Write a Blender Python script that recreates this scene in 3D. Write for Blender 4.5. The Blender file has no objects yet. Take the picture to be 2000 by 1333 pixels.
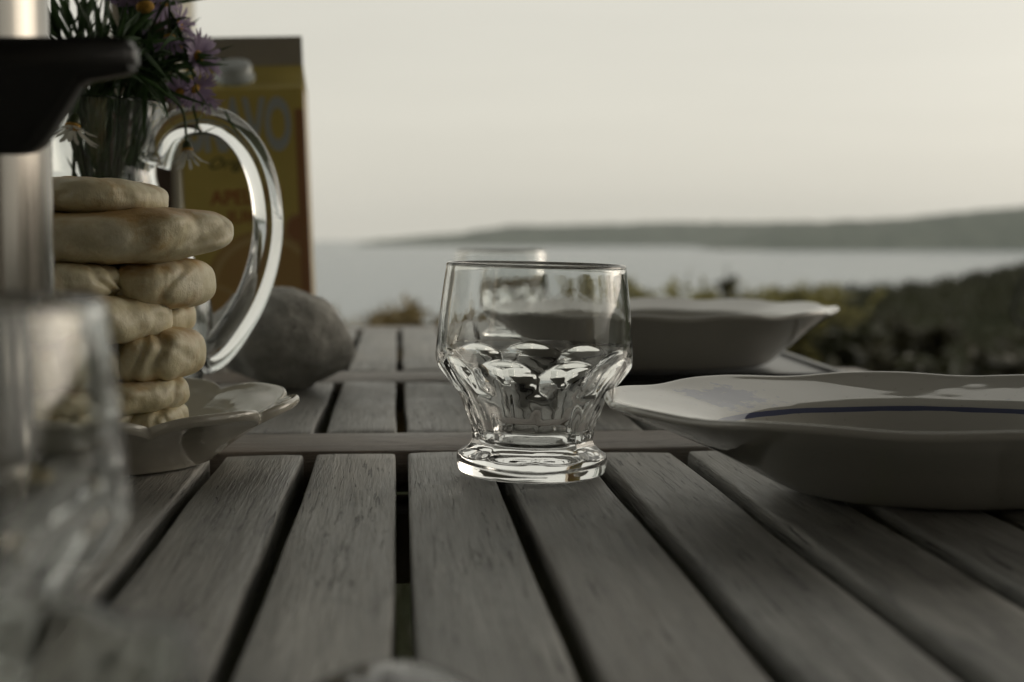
import bpy, bmesh, math, random
from mathutils import Vector, Matrix, noise
R = math.radians
random.seed(7)
sc = bpy.context.scene
col = sc.collection

# ------------------------------------------------------------------ camera
T = 0.74                       # table top height (m)
F_PX = 2778.0                  # 50 mm lens on a 2000 px wide, 36 mm frame
HOR = 460.0
CAMH = 0.0971                  # lens height above the table top
PITCH = math.atan((666.5 - HOR) / F_PX)
CZ = T + CAMH
cd = bpy.data.cameras.new('camera'); cam = bpy.data.objects.new('camera', cd); col.objects.link(cam)
cam.location = (0, 0, CZ); cam.rotation_euler = (math.pi / 2 - PITCH, 0, 0)
cd.lens = 50; cd.sensor_width = 36; cd.clip_start = 0.01; cd.clip_end = 20000
cd.dof.use_dof = True; cd.dof.focus_distance = 0.575; cd.dof.aperture_fstop = 8.8
sc.camera = cam

# ------------------------------------------------------------------ sky and sun
SUN_EL, SUN_AZ = R(11), R(62)        # azimuth measured from straight ahead towards the right
w = bpy.data.worlds.new('World'); sc.world = w; w.use_nodes = True
nt = w.node_tree; nt.nodes.clear()
wo = nt.nodes.new('ShaderNodeOutputWorld'); bg = nt.nodes.new('ShaderNodeBackground')
sky = nt.nodes.new('ShaderNodeTexSky'); sky.sky_type = 'NISHITA'; sky.sun_disc = False
sky.sun_elevation = SUN_EL; sky.sun_rotation = SUN_AZ
sky.air_density = 1.0; sky.dust_density = 4.0; sky.ozone_density = 1.0
hs = nt.nodes.new('ShaderNodeHueSaturation'); hs.inputs['Saturation'].default_value = 0.35
mx = nt.nodes.new('ShaderNodeMix'); mx.data_type = 'RGBA'; mx.inputs[0].default_value = 0.75
mx.inputs[7].default_value = (6.45, 6.22, 5.4, 1)       # thin high overcast veil over the clear sky
nt.links.new(sky.outputs[0], hs.inputs['Color']); nt.links.new(hs.outputs[0], mx.inputs[6])
wtc = nt.nodes.new('ShaderNodeTexCoord'); wmp = nt.nodes.new('ShaderNodeMapping'); wmp.inputs['Scale'].default_value = (1.0, 1.0, 7.0); wmp.inputs['Rotation'].default_value = (R(4), R(-6), 0)
wn = nt.nodes.new('ShaderNodeTexNoise'); wn.inputs['Scale'].default_value = 2.2; wn.inputs['Detail'].default_value = 5.0; wn.inputs['Roughness'].default_value = 0.5
wr = nt.nodes.new('ShaderNodeMapRange'); wr.inputs[1].default_value = 0.3; wr.inputs[2].default_value = 0.7; wr.inputs[3].default_value = 0.955; wr.inputs[4].default_value = 1.045
wm = nt.nodes.new('ShaderNodeVectorMath'); wm.operation = 'SCALE'       # faint streaks in the cloud veil
nt.links.new(wtc.outputs['Generated'], wmp.inputs[0]); nt.links.new(wmp.outputs[0], wn.inputs['Vector']); nt.links.new(wn.outputs[0], wr.inputs[0])
nt.links.new(mx.outputs[2], wm.inputs[0]); nt.links.new(wr.outputs[0], wm.inputs['Scale']); nt.links.new(wm.outputs[0], bg.inputs['Color'])
bg.inputs['Strength'].default_value = 0.13
nt.links.new(bg.outputs[0], wo.inputs['Surface'])
sd = bpy.data.lights.new('sun', 'SUN'); sun = bpy.data.objects.new('sun', sd); col.objects.link(sun)
sd.energy = 0.5; sd.angle = R(40); sd.color = (1.0, 0.86, 0.68)
sun_dir = Vector((math.sin(SUN_AZ) * math.cos(SUN_EL), math.cos(SUN_AZ) * math.cos(SUN_EL), math.sin(SUN_EL)))
sun.rotation_euler = sun_dir.to_track_quat('Z', 'Y').to_euler(); sun.location = (3, 3, 6)
vs = sc.view_settings
vs.view_transform = 'Standard'; vs.look = 'None'; vs.gamma = 1.0; vs.exposure = 0.0; vs.use_curve_mapping = False
cy = sc.cycles
cy.use_denoising = True; cy.max_bounces = 16; cy.transmission_bounces = 16; cy.glossy_bounces = 8
cy.transparent_max_bounces = 16; cy.volume_bounces = 1; cy.sample_clamp_indirect = 6.0
cy.blur_glossy = 0.3

# ------------------------------------------------------------------ helpers
UP = Vector((0, math.sin(PITCH), math.cos(PITCH))); FW = Vector((0, math.cos(PITCH), -math.sin(PITCH)))
def ray(px, py):
    return FW + Vector((1, 0, 0)) * ((px - 1000) / F_PX) + UP * ((666.5 - py) / F_PX)
def at(px, py, Y):
    d = ray(px, py); return Vector((0, 0, CZ)) + d * (Y / d.y)

def link(o, parent=None):
    col.objects.link(o)
    if parent: o.parent = parent
    return o
def tag(o, label=None, cat=None, group=None, kind=None):
    if label: o['label'] = label
    if cat: o['category'] = cat
    if group: o['group'] = group
    if kind: o['kind'] = kind
    return o
def empty(name, loc, rz=0.0, rot=None):
    o = bpy.data.objects.new(name, None); o.empty_display_size = 0.02
    o.location = loc; o.rotation_euler = rot if rot else (0, 0, rz)
    return link(o)
def pobj(name, verts, faces, mat, parent=None, smooth=True):
    me = bpy.data.meshes.new(name); me.from_pydata([tuple(v) for v in verts], [], faces); me.update()
    if smooth: me.polygons.foreach_set('use_smooth', [True] * len(me.polygons))
    if mat: me.materials.append(mat)
    return link(bpy.data.objects.new(name, me), parent)
def bobj(name, bm, mat, parent=None, smooth=True):
    bmesh.ops.recalc_face_normals(bm, faces=bm.faces)
    me = bpy.data.meshes.new(name); bm.to_mesh(me); bm.free()
    if smooth: me.polygons.foreach_set('use_smooth', [True] * len(me.polygons))
    if mat: me.materials.append(mat)
    return link(bpy.data.objects.new(name, me), parent)
def add_box(bm, x0, x1, y0, y1, z0, z1, bev=0.0, seg=2):
    r = bmesh.ops.create_cube(bm, size=1.0)
    vs_ = r['verts']
    for v in vs_:
        v.co = Vector(((x0 + x1) / 2 + v.co.x * (x1 - x0), (y0 + y1) / 2 + v.co.y * (y1 - y0), (z0 + z1) / 2 + v.co.z * (z1 - z0)))
    if bev:
        es = list({e for v in vs_ for e in v.link_edges})
        bmesh.ops.bevel(bm, geom=es, offset=bev, segments=seg, affect='EDGES', profile=0.5)
def box(name, x0, x1, y0, y1, z0, z1, mat, parent=None, bev=0.0):
    bm = bmesh.new(); add_box(bm, x0, x1, y0, y1, z0, z1, bev)
    return bobj(name, bm, mat, parent, smooth=False)
def revolve(prof, n, fr=None, closed_ends=True):
    """prof: list of (r,z); fr(theta, i, r, z)->(r,z). First and last point at r~0 are capped by collapsing."""
    V, Fc = [], []
    m = len(prof)
    for i, (r, z) in enumerate(prof):
        for j in range(n):
            t = 2 * math.pi * j / n
            rr, zz = fr(t, i, r, z) if fr else (r, z)
            V.append((rr * math.cos(t), rr * math.sin(t), zz))
    for i in range(m - 1):
        for j in range(n):
            a, b = i * n + j, i * n + (j + 1) % n
            Fc.append((a, b, b + n, a + n))
    if closed_ends:
        V.append((0, 0, prof[0][1])); c0 = len(V) - 1
        V.append((0, 0, prof[-1][1])); c1 = len(V) - 1
        for j in range(n):
            Fc.append((c0, (j + 1) % n, j)); Fc.append((c1, (m - 1) * n + j, (m - 1) * n + (j + 1) % n))
    return V, Fc
def smooth_prof(pts, k=6):
    """Catmull-Rom through (r,z) points."""
    out = []
    for i in range(len(pts) - 1):
        p0 = pts[max(i - 1, 0)]; p1 = pts[i]; p2 = pts[i + 1]; p3 = pts[min(i + 2, len(pts) - 1)]
        for s in range(k):
            t = s / k
            out.append(tuple(0.5 * (2 * p1[c] + (p2[c] - p0[c]) * t + (2 * p0[c] - 5 * p1[c] + 4 * p2[c] - p3[c]) * t * t + (3 * p1[c] - p0[c] - 3 * p2[c] + p3[c]) * t ** 3) for c in range(len(p1))))
    out.append(tuple(pts[-1])); return out
def interp(xs, ys, x):
    if x <= xs[0]: return ys[0]
    for i in range(len(xs) - 1):
        if x <= xs[i + 1]:
            t = (x - xs[i]) / (xs[i + 1] - xs[i]); return ys[i] + (ys[i + 1] - ys[i]) * t
    return ys[-1]
def tube(pts, rad, n=8, V=None, Fc=None, flat=1.0):
    """swept tube; rad list or float; returns V,F (appends if given)"""
    if V is None: V, Fc = [], []
    pts = [Vector(p) for p in pts]; m = len(pts)
    if not isinstance(rad, (list, tuple)): rad = [rad] * m
    base = len(V); prev = None
    for i, p in enumerate(pts):
        d = (pts[min(i + 1, m - 1)] - pts[max(i - 1, 0)]).normalized()
        if prev is None:
            a = Vector((0, 0, 1)) if abs(d.z) < 0.9 else Vector((0, 1, 0))
            s = d.cross(a).normalized()
        else:
            s = (prev - d * prev.dot(d)).normalized()
        prev = s; u = s.cross(d)
        for j in range(n):
            t = 2 * math.pi * j / n
            V.append(p + s * (rad[i] * math.cos(t)) + u * (rad[i] * flat * math.sin(t)))
    for i in range(m - 1):
        for j in range(n):
            a, b = base + i * n + j, base + i * n + (j + 1) % n
            Fc.append((a, a + n, b + n, b))
    V.append(pts[0]); V.append(pts[-1]); c0, c1 = len(V) - 2, len(V) - 1
    for j in range(n):
        Fc.append((c0, base + j, base + (j + 1) % n))
        Fc.append((c1, base + (m - 1) * n + (j + 1) % n, base + (m - 1) * n + j))
    return V, Fc
def spline3(pts, k=6):
    return [Vector(p) for p in smooth_prof([tuple(p) for p in pts], k)]

# ------------------------------------------------------------------ materials
def mat(name):
    m = bpy.data.materials.new(name); m.use_nodes = True
    b = m.node_tree.nodes['Principled BSDF']
    return m, m.node_tree, b
def nd(nt_, kind, **kw):
    n = nt_.nodes.new(kind)
    for k, v in kw.items(): setattr(n, k, v)
    return n
def ramp(nt_, fac, stops):
    r = nd(nt_, 'ShaderNodeValToRGB'); e = r.color_ramp.elements
    while len(e) < len(stops): e.new(0.5)
    for el, (p, c) in zip(e, stops):
        el.position = p; el.color = (*c, 1) if len(c) == 3 else c
    nt_.links.new(fac, r.inputs[0]); return r.outputs[0]
def math_n(nt_, op, a, b=None, c=None, clamp=False):
    n = nd(nt_, 'ShaderNodeMath', operation=op, use_clamp=clamp)
    for i, v in enumerate((a, b, c)):
        if v is None: continue
        if isinstance(v, (int, float)): n.inputs[i].default_value = v
        else: nt_.links.new(v, n.inputs[i])
    return n.outputs[0]
def mixc(nt_, fac, a, b, blend='MIX'):
    n = nd(nt_, 'ShaderNodeMix', data_type='RGBA', blend_type=blend)
    for i, v in ((0, fac), (6, a), (7, b)):
        if isinstance(v, (int, float)): n.inputs[i].default_value = v
        elif isinstance(v, tuple): n.inputs[i].default_value = (*v, 1)
        else: nt_.links.new(v, n.inputs[i])
    return n.outputs[2]
def noise_n(nt_, vec, scale, detail=4, rough=0.55, dist=0.0):
    n = nd(nt_, 'ShaderNodeTexNoise'); n.inputs['Scale'].default_value = scale
    n.inputs['Detail'].default_value = detail; n.inputs['Roughness'].default_value = rough; n.inputs['Distortion'].default_value = dist
    if vec is not None: nt_.links.new(vec, n.inputs['Vector'])
    return n.outputs[0]
def coords(nt_, scale=(1, 1, 1), rnd=True):
    tc = nd(nt_, 'ShaderNodeTexCoord'); v = tc.outputs['Object']
    if rnd:
        oi = nd(nt_, 'ShaderNodeObjectInfo'); k = math_n(nt_, 'MULTIPLY', oi.outputs['Random'], 37.0)
        cx = nd(nt_, 'ShaderNodeCombineXYZ')
        for i in range(3): nt_.links.new(k, cx.inputs[i])
        ad = nd(nt_, 'ShaderNodeVectorMath', operation='ADD'); nt_.links.new(v, ad.inputs[0]); nt_.links.new(cx.outputs[0], ad.inputs[1]); v = ad.outputs[0]
    mp = nd(nt_, 'ShaderNodeMapping'); mp.inputs['Scale'].default_value = scale
    nt_.links.new(v, mp.inputs['Vector']); return mp.outputs[0]
def bump(nt_, b, h, dist, strength=1.0):
    n = nd(nt_, 'ShaderNodeBump'); n.inputs['Distance'].default_value = dist; n.inputs['Strength'].default_value = strength
    nt_.links.new(h, n.inputs['Height']); nt_.links.new(n.outputs[0], b.inputs['Normal'])
def simple(name, c, rough=0.6, metal=0.0, var=0.25, scale=40, bmp=0.0, spec=0.5):
    m, t, b = mat(name); v = coords(t)
    n = noise_n(t, v, scale, 5)
    lo = tuple(x * (1 - var) for x in c); hi = tuple(min(1, x * (1 + var)) for x in c)
    t.links.new(ramp(t, n, [(0.3, lo), (0.7, hi)]), b.inputs['Base Color'])
    b.inputs['Roughness'].default_value = rough; b.inputs['Metallic'].default_value = metal; b.inputs['Specular IOR Level'].default_value = spec
    if bmp: bump(t, b, n, bmp)
    return m

def wood_mat(name, dark, mid, light, tint):
    m, t, b = mat(name)
    vf = coords(t, (1.0, 0.045, 1.0)); vb = coords(t, (1, 0.35, 1)); vc = coords(t, (1.0, 0.042, 1.0))
    # warp of the grain so that it swirls round knots
    fine = noise_n(t, vf, 900, 6, 0.6, 0.6)
    band = noise_n(t, vf, 120, 4, 0.6, 1.2)
    blot = noise_n(t, vb, 34, 5, 0.6, 0.3)
    ck = noise_n(t, vc, 620, 4, 0.6, 0.8)
    crack = math_n(t, 'MULTIPLY', math_n(t, 'SUBTRACT', ck, 0.60), 26.0, clamp=True)
    zone = noise_n(t, vb, 30, 2, 0.5)
    crack = math_n(t, 'MULTIPLY', crack, math_n(t, 'MULTIPLY', math_n(t, 'SUBTRACT', zone, 0.42), 7.0, clamp=True), clamp=True)
    base = ramp(t, band, [(0.25, dark), (0.5, mid), (0.75, light)])
    base = mixc(t, math_n(t, 'MULTIPLY', math_n(t, 'SUBTRACT', fine, 0.42, clamp=True), 2.6, clamp=True), base, light)
    base = mixc(t, ramp(t, blot, [(0.36, (0.85,) * 3), (0.60, (0, 0, 0))]), base, tuple(d * 0.62 for d in mid))
    bl2 = noise_n(t, vb, 9, 3, 0.5)
    base = mixc(t, ramp(t, bl2, [(0.45, (0, 0, 0)), (0.7, (0.6,) * 3)]), base, tint)
    oi = nd(t, 'ShaderNodeObjectInfo')
    base = mixc(t, 1.0, base, ramp(t, oi.outputs['Random'], [(0.0, (0.80, 0.78, 0.74)), (0.35, (1.04, 1.03, 1.01)), (0.6, (0.90, 0.90, 0.89)), (1.0, (1.12, 1.10, 1.06))]), 'MULTIPLY')
    st = noise_n(t, coords(t, (1.0, 0.16, 1.0)), 75, 5, 0.7, 0.8)
    base = mixc(t, math_n(t, 'MULTIPLY', math_n(t, 'SUBTRACT', st, 0.52, clamp=True), 4.5, clamp=True), base, tuple(d * 0.85 for d in dark))
    base = mixc(t, math_n(t, 'MULTIPLY', crack, 0.85), base, (0.02, 0.018, 0.015))
    t.links.new(base, b.inputs['Base Color'])
    b.inputs['Roughness'].default_value = 0.44; b.inputs['Specular IOR Level'].default_value = 0.7
    h = math_n(t, 'SUBTRACT', math_n(t, 'ADD', math_n(t, 'MULTIPLY', fine, 0.9), math_n(t, 'MULTIPLY', band, 0.6)), math_n(t, 'MULTIPLY', crack, 1.4))
    bump(t, b, h, 0.0008)
    t.links.new(ramp(t, math_n(t, 'ADD', math_n(t, 'MULTIPLY', fine, 0.5), math_n(t, 'MULTIPLY', blot, 0.5)), [(0.35, (0.34,) * 3), (0.65, (0.60,) * 3)]), b.inputs['Roughness'])
    return m
M = {}
M['wood'] = wood_mat('weathered_wood', (0.17, 0.17, 0.165), (0.33, 0.335, 0.325), (0.60, 0.61, 0.60), (0.33, 0.31, 0.28))
M['wood_rail'] = wood_mat('weathered_rail_wood', (0.22, 0.20, 0.185), (0.33, 0.305, 0.285), (0.48, 0.46, 0.435), (0.34, 0.275, 0.245))
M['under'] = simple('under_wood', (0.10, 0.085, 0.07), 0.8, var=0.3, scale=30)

def glass_mat(name, c=(1, 1, 1), rough=0.0, smudge=True):
    m, t, b = mat(name)
    b.inputs['Base Color'].default_value = (*c, 1); b.inputs['Transmission Weight'].default_value = 1.0
    b.inputs['IOR'].default_value = 1.5; b.inputs['Roughness'].default_value = rough
    if smudge:
        v = coords(t); n = noise_n(t, v, 60, 3)
        n2 = noise_n(t, coords(t, (1, 1, 0.15)), 420, 3)
        h = math_n(t, 'ADD', n, math_n(t, 'MULTIPLY', n2, 0.08))
        bump(t, b, h, 0.00005)
        t.links.new(math_n(t, 'MULTIPLY', math_n(t, 'SUBTRACT', noise_n(t, v, 130, 5, 0.7), 0.60, clamp=True), 0.28), b.inputs['Roughness'])
    return m
M['glass'] = glass_mat('clear_glass', (0.97, 0.98, 0.975))
M['carafe'] = glass_mat('carafe_glass', (0.96, 0.975, 0.97))
M['dishglass'] = glass_mat('dish_glass', (0.9, 0.93, 0.9), 0.03)

def plate_mat():
    m, t, b = mat('glazed_stoneware')
    tc = nd(t, 'ShaderNodeTexCoord'); sp = nd(t, 'ShaderNodeSeparateXYZ'); t.links.new(tc.outputs['Object'], sp.inputs[0])
    x, y, z = sp.outputs
    r = math_n(t, 'SQRT', math_n(t, 'ADD', math_n(t, 'MULTIPLY', x, x), math_n(t, 'MULTIPLY', y, y)))
    oi = nd(t, 'ShaderNodeObjectInfo')
    wob = math_n(t, 'MULTIPLY', math_n(t, 'SUBTRACT', noise_n(t, tc.outputs['Object'], 30, 2), 0.5), 0.0012)
    rn = math_n(t, 'DIVIDE', math_n(t, 'ADD', r, wob), 0.098)
    stripe = math_n(t, 'LESS_THAN', math_n(t, 'ABSOLUTE', math_n(t, 'SUBTRACT', rn, 0.655)), math_n(t, 'ADD', 0.006, math_n(t, 'MULTIPLY', noise_n(t, tc.outputs['Object'], 45, 3), 0.009)))
    # printed sprays of small blue flowers on the flange, four round the plate
    th = math_n(t, 'ARCTAN2', y, x)
    sec = math_n(t, 'MULTIPLY', math_n(t, 'PINGPONG', math_n(t, 'ADD', th, 0.78 + math.pi), math.pi / 4), 1.0)
    dx = math_n(t, 'MULTIPLY', sec, 0.86); dr = math_n(t, 'SUBTRACT', rn, 0.80)
    dd = math_n(t, 'SQRT', math_n(t, 'ADD', math_n(t, 'MULTIPLY', dx, dx), math_n(t, 'MULTIPLY', math_n(t, 'MULTIPLY', dr, dr), 4.0)))
    pn = noise_n(t, tc.outputs['Object'], 240, 5, 0.7)
    blob = noise_n(t, tc.outputs['Object'], 110, 3, 0.6)
    spray = math_n(t, 'MULTIPLY', math_n(t, 'SUBTRACT', math_n(t, 'ADD', math_n(t, 'MULTIPLY', pn, 0.5), math_n(t, 'MULTIPLY', blob, 0.5)), math_n(t, 'ADD', 0.30, math_n(t, 'MULTIPLY', dd, 0.95))), 14.0, clamp=True)
    up = math_n(t, 'GREATER_THAN', z, math_n(t, 'MULTIPLY', rn, 0.0325))
    spray = math_n(t, 'MULTIPLY', spray, up); stripe = math_n(t, 'MULTIPLY', stripe, up)
    geo = nd(t, 'ShaderNodeNewGeometry')
    base = mixc(t, noise_n(t, tc.outputs['Object'], 14, 3), (0.52, 0.515, 0.475), (0.59, 0.585, 0.545))
    sm = math_n(t, 'GREATER_THAN', noise_n(t, tc.outputs['Object'], 420, 1), 0.74)
    base = mixc(t, math_n(t, 'MULTIPLY', sm, 0.35), base, (0.30, 0.27, 0.22))
    base = mixc(t, math_n(t, 'MULTIPLY', spray, 0.62), base, (0.13, 0.16, 0.36))
    base = mixc(t, math_n(t, 'MULTIPLY', stripe, 0.85), base, (0.05, 0.07, 0.19))
    t.links.new(base, b.inputs['Base Color'])
    b.inputs['Roughness'].default_value = 0.03; b.inputs['Specular IOR Level'].default_value = 0.85
    bump(t, b, noise_n(t, tc.outputs['Object'], 26, 2), 0.0005)
    return m
M['plate'] = plate_mat()
def dish_mat():
    m, t, b = mat('cream_glazed_porcelain'); v = coords(t)
    t.links.new(ramp(t, noise_n(t, v, 18, 4), [(0.3, (0.50, 0.48, 0.41)), (0.7, (0.60, 0.575, 0.50))]), b.inputs['Base Color'])
    b.inputs['Roughness'].default_value = 0.06; b.inputs['Specular IOR Level'].default_value = 0.65
    bump(t, b, noise_n(t, v, 60, 2), 0.0004); return m
M['dish'] = dish_mat()
def bread_mat():
    m, t, b = mat('flatbread_crust'); v = coords(t)
    geo = nd(t, 'ShaderNodeNewGeometry'); sp = nd(t, 'ShaderNodeSeparateXYZ'); t.links.new(geo.outputs['Normal'], sp.inputs[0])
    tc = nd(t, 'ShaderNodeTexCoord'); s2 = nd(t, 'ShaderNodeSeparateXYZ'); t.links.new(tc.outputs['Object'], s2.inputs[0])
    big = noise_n(t, v, 45, 4, 0.6, 0.4); fin = noise_n(t, v, 260, 5, 0.65); vfin = noise_n(t, coords(t, (1, 1, 0.25)), 900, 4, 0.6)
    base = mixc(t, fin, (0.53, 0.475, 0.30), (0.70, 0.645, 0.46))
    # baked faces (top and bottom of each round) are browner than the pale sides: pigment of the crust itself
    zz = math_n(t, 'MAXIMUM', math_n(t, 'MULTIPLY', s2.outputs[2], 95.0), math_n(t, 'MULTIPLY', s2.outputs[2], -62.0))
    bk = math_n(t, 'MULTIPLY', math_n(t, 'ADD', math_n(t, 'SUBTRACT', zz, 0.40), math_n(t, 'MULTIPLY', math_n(t, 'SUBTRACT', big, 0.5), 2.2)), 1.6, clamp=True)
    base = mixc(t, math_n(t, 'MULTIPLY', bk, 0.9), base, (0.46, 0.285, 0.10))
    spots = math_n(t, 'MULTIPLY', math_n(t, 'SUBTRACT', noise_n(t, v, 70, 5, 0.7), 0.55, clamp=True), 5.0, clamp=True)
    base = mixc(t, math_n(t, 'MULTIPLY', spots, 0.7), base, (0.44, 0.28, 0.10))
    pale = math_n(t, 'MULTIPLY', math_n(t, 'SUBTRACT', noise_n(t, v, 55, 3, 0.55), 0.52, clamp=True), 6.0, clamp=True)
    base = mixc(t, math_n(t, 'MULTIPLY', pale, 0.6), base, (0.80, 0.76, 0.61))
    t.links.new(base, b.inputs['Base Color']); b.inputs['Roughness'].default_value = 0.48
    b.inputs['Subsurface Weight'].default_value = 0.15; b.inputs['Subsurface Radius'].default_value = (0.006, 0.004, 0.002); b.inputs['Subsurface Scale'].default_value = 0.5
    h = math_n(t, 'ADD', math_n(t, 'MULTIPLY', fin, 0.8), math_n(t, 'MULTIPLY', vfin, 0.25)); h = math_n(t, 'ADD', h, math_n(t, 'MULTIPLY', noise_n(t, v, 110, 3, 0.5), 1.0)); bump(t, b, h, 0.00055)
    return m
M['bread'] = bread_mat()
def stone_mat():
    m, t, b = mat('beach_stone'); v = coords(t)
    base = ramp(t, noise_n(t, v, 34, 6, 0.65, 0.3), [(0.3, (0.28, 0.275, 0.25)), (0.5, (0.47, 0.465, 0.43)), (0.7, (0.62, 0.61, 0.57))])
    base = mixc(t, math_n(t, 'GREATER_THAN', noise_n(t, v, 300, 3), 0.66), base, (0.24, 0.23, 0.21))
    t.links.new(base, b.inputs['Base Color']); b.inputs['Roughness'].default_value = 0.75
    bump(t, b, noise_n(t, v, 110, 6, 0.75), 0.0032); return m
M['stone'] = stone_mat()
def steel_mat():
    m, t, b = mat('polished_steel'); v = coords(t, (1, 1, 0.06))
    n = noise_n(t, v, 300, 3)
    b.inputs['Base Color'].default_value = (0.30, 0.285, 0.26, 1); b.inputs['Metallic'].default_value = 1.0
    t.links.new(ramp(t, n, [(0.3, (0.13,) * 3), (0.7, (0.2,) * 3)]), b.inputs['Roughness'])
    return m
M['steel'] = steel_mat()
M['spoon'] = simple('black_nylon', (0.012, 0.012, 0.012), 0.16, 0.0, 0.1, spec=0.6)
M['black'] = simple('black_plastic', (0.016, 0.016, 0.015), 0.42, var=0.2, scale=80)
M['slate'] = simple('black_tray_lacquer', (0.012, 0.012, 0.012), 0.32, var=0.3, scale=60)
M['iron'] = simple('black_iron', (0.02, 0.02, 0.02), 0.55, 0.3)
M['stem'] = simple('aster_stem_green', (0.045, 0.085, 0.03), 0.55, var=0.35, scale=200)
def leaf_mat(name, c, var=0.35, trans=0.25, scale=120):
    m, t, b = mat(name); v = coords(t)
    n = noise_n(t, v, scale, 4)
    lo = tuple(x * (1 - var) for x in c); hi = tuple(x * (1 + var) for x in c)
    cl = ramp(t, n, [(0.3, lo), (0.7, hi)]); t.links.new(cl, b.inputs['Base Color']); b.inputs['Roughness'].default_value = 0.5
    tr = nd(t, 'ShaderNodeBsdfTranslucent'); t.links.new(cl, tr.inputs['Color'])
    ms = nd(t, 'ShaderNodeMixShader'); ms.inputs[0].default_value = trans
    out = t.nodes['Material Output']; t.links.new(b.outputs[0], ms.inputs[1]); t.links.new(tr.outputs[0], ms.inputs[2]); t.links.new(ms.outputs[0], out.inputs['Surface'])
    return m
M['leaf'] = leaf_mat('aster_leaf', (0.045, 0.09, 0.03))
M['petal'] = leaf_mat('aster_petal', (0.33, 0.25, 0.39), 0.2, 0.35)
M['white_petal'] = leaf_mat('daisy_petal', (0.66, 0.66, 0.60), 0.12, 0.35)
M['disc'] = simple('flower_disc', (0.42, 0.24, 0.04), 0.8, var=0.4, scale=900)
M['calyx'] = leaf_mat('calyx', (0.05, 0.07, 0.025), 0.3, 0.1)

# ------------------------------------------------------------------ terrain, sea, far shore
XR = [-60, 0.2, 1.6, 2.6, 3.6, 4.3, 5.0, 7.5, 12, 60]
ZR = [-0.25, -0.16, 0.0, 0.20, 0.28, 0.35, 0.52, 0.95, 1.6, 4]
def ground_z(x, y):
    a = max(0.0, min(1.0, (y - 2.5) / 11.0)); a = a * a * (3 - 2 * a)
    z = interp(XR, ZR, x * 14.0 / max(y, 3.0)) * a
    z += 0.05 * noise.noise(Vector((x * 0.9, y * 0.9, 3.1))) * min(1, max(0, y - 1.5)) * (0.6 + 0.6 * a)
    if y > 14:
        k = min(1.0, (y - 14) / 26.0); z = z - 14.2 * (k * k * (3 - 2 * k)) + 0.25 * noise.noise(Vector((x * .2, y * .2, 0)))
    return z
V, Fc = [], []
ys_ = [-9 + i * 0.9 for i in range(12)] + [2 + i * 0.28 for i in range(46)] + [15 + i * 2 for i in range(16)]
xs_ = [-70 + i * 4 for i in range(15)] + [-11 + i * 0.4 for i in range(58)] + [13 + i * 4 for i in range(15)]
for y in ys_:
    for x in xs_: V.append((x, y, ground_z(x, y)))
nx = len(xs_)
for i in range(len(ys_) - 1):
    for j in range(nx - 1): a = i * nx + j; Fc.append((a, a + 1, a + nx + 1, a + nx))
def ground_mat():
    m, t, b = mat('heath_ground'); v = coords(t, rnd=False)
    base = ramp(t, noise_n(t, v, 1.3, 6, 0.65), [(0.32, (0.018, 0.02, 0.010)), (0.5, (0.035, 0.036, 0.018)), (0.62, (0.06, 0.055, 0.03)), (0.75, (0.085, 0.08, 0.06))])
    base = mixc(t, noise_n(t, v, 26, 5), base, (0.03, 0.04, 0.016))
    t.links.new(base, b.inputs['Base Color']); b.inputs['Roughness'].default_value = 0.95; b.inputs['Specular IOR Level'].default_value = 0.1
    bump(t, b, noise_n(t, v, 18, 6, 0.7), 0.06); return m
tag(pobj('ground', V, Fc, ground_mat()), kind='structure')

SEA = -12.0
def sea_mat():
    m, t, b = mat('sea_water'); v = coords(t, (1, 1, 1), rnd=False)
    b.inputs['Base Color'].default_value = (0.12, 0.16, 0.185, 1); b.inputs['Roughness'].default_value = 0.22; b.inputs['IOR'].default_value = 1.33
    h = math_n(t, 'ADD', noise_n(t, coords(t, (0.5, 1, 1), False), 0.35, 5, 0.6), math_n(t, 'MULTIPLY', noise_n(t, v, 0.03, 3), 2.5))
    bump(t, b, h, 0.45); return m
tag(pobj('sea', [(-1450, 16, SEA), (1450, 16, SEA), (1450, 3400, SEA), (-1450, 3400, SEA)], [(0, 1, 2, 3)], sea_mat(), smooth=False), kind='structure')
def hill_mat():
    m, t, b = mat('far_woodland'); v = coords(t, rnd=False)
    t.links.new(ramp(t, noise_n(t, v, 0.05, 6, 0.65), [(0.35, (0.05, 0.07, 0.055)), (0.65, (0.10, 0.12, 0.095))]), b.inputs['Base Color'])
    b.inputs['Roughness'].default_value = 0.95; return m
HM = hill_mat()
def headland(name, prof, Y, depth, seed):
    """prof: list of (px, py of the skyline). The wooded ridge is a real hill: shore, slope, crest, back slope."""
    V, Fc = [], []; n = 260; rows = 9
    x0, x1 = prof[0][0], prof[-1][0]
    for i in range(n + 1):
        px = x0 + (x1 - x0) * i / n; py = interp([p[0] for p in prof], [p[1] for p in prof], px)
        X = (px - 1000) / F_PX * (Y + depth * 0.35); top = CZ + (HOR - py) / F_PX * (Y + depth * 0.35)
        for k in range(rows):
            s = k / (rows - 1); sh = math.sin(min(1.0, s / 0.42) * math.pi / 2) if s < 0.42 else math.cos((s - 0.42) / 0.58 * math.pi / 2)
            yy = Y + depth * (s - 0.07) + 18 * noise.noise(Vector((X * 0.008, seed, k * 0.2)))
            z = SEA - 0.5 + (top - SEA) * sh
            if 0 < k < rows - 1: z += (2.4 * noise.noise(Vector((X * 0.03, k * 0.7, seed))) + 2.2 * noise.noise(Vector((X * 0.16, k * 2.1, seed)))) * sh
            V.append((X, yy, z))
    for i in range(n):
        for k in range(rows - 1): a = i * rows + k; Fc.append((a, a + rows, a + rows + 1, a + 1))
    return tag(pobj(name, V, Fc, HM), kind='structure')
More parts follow.
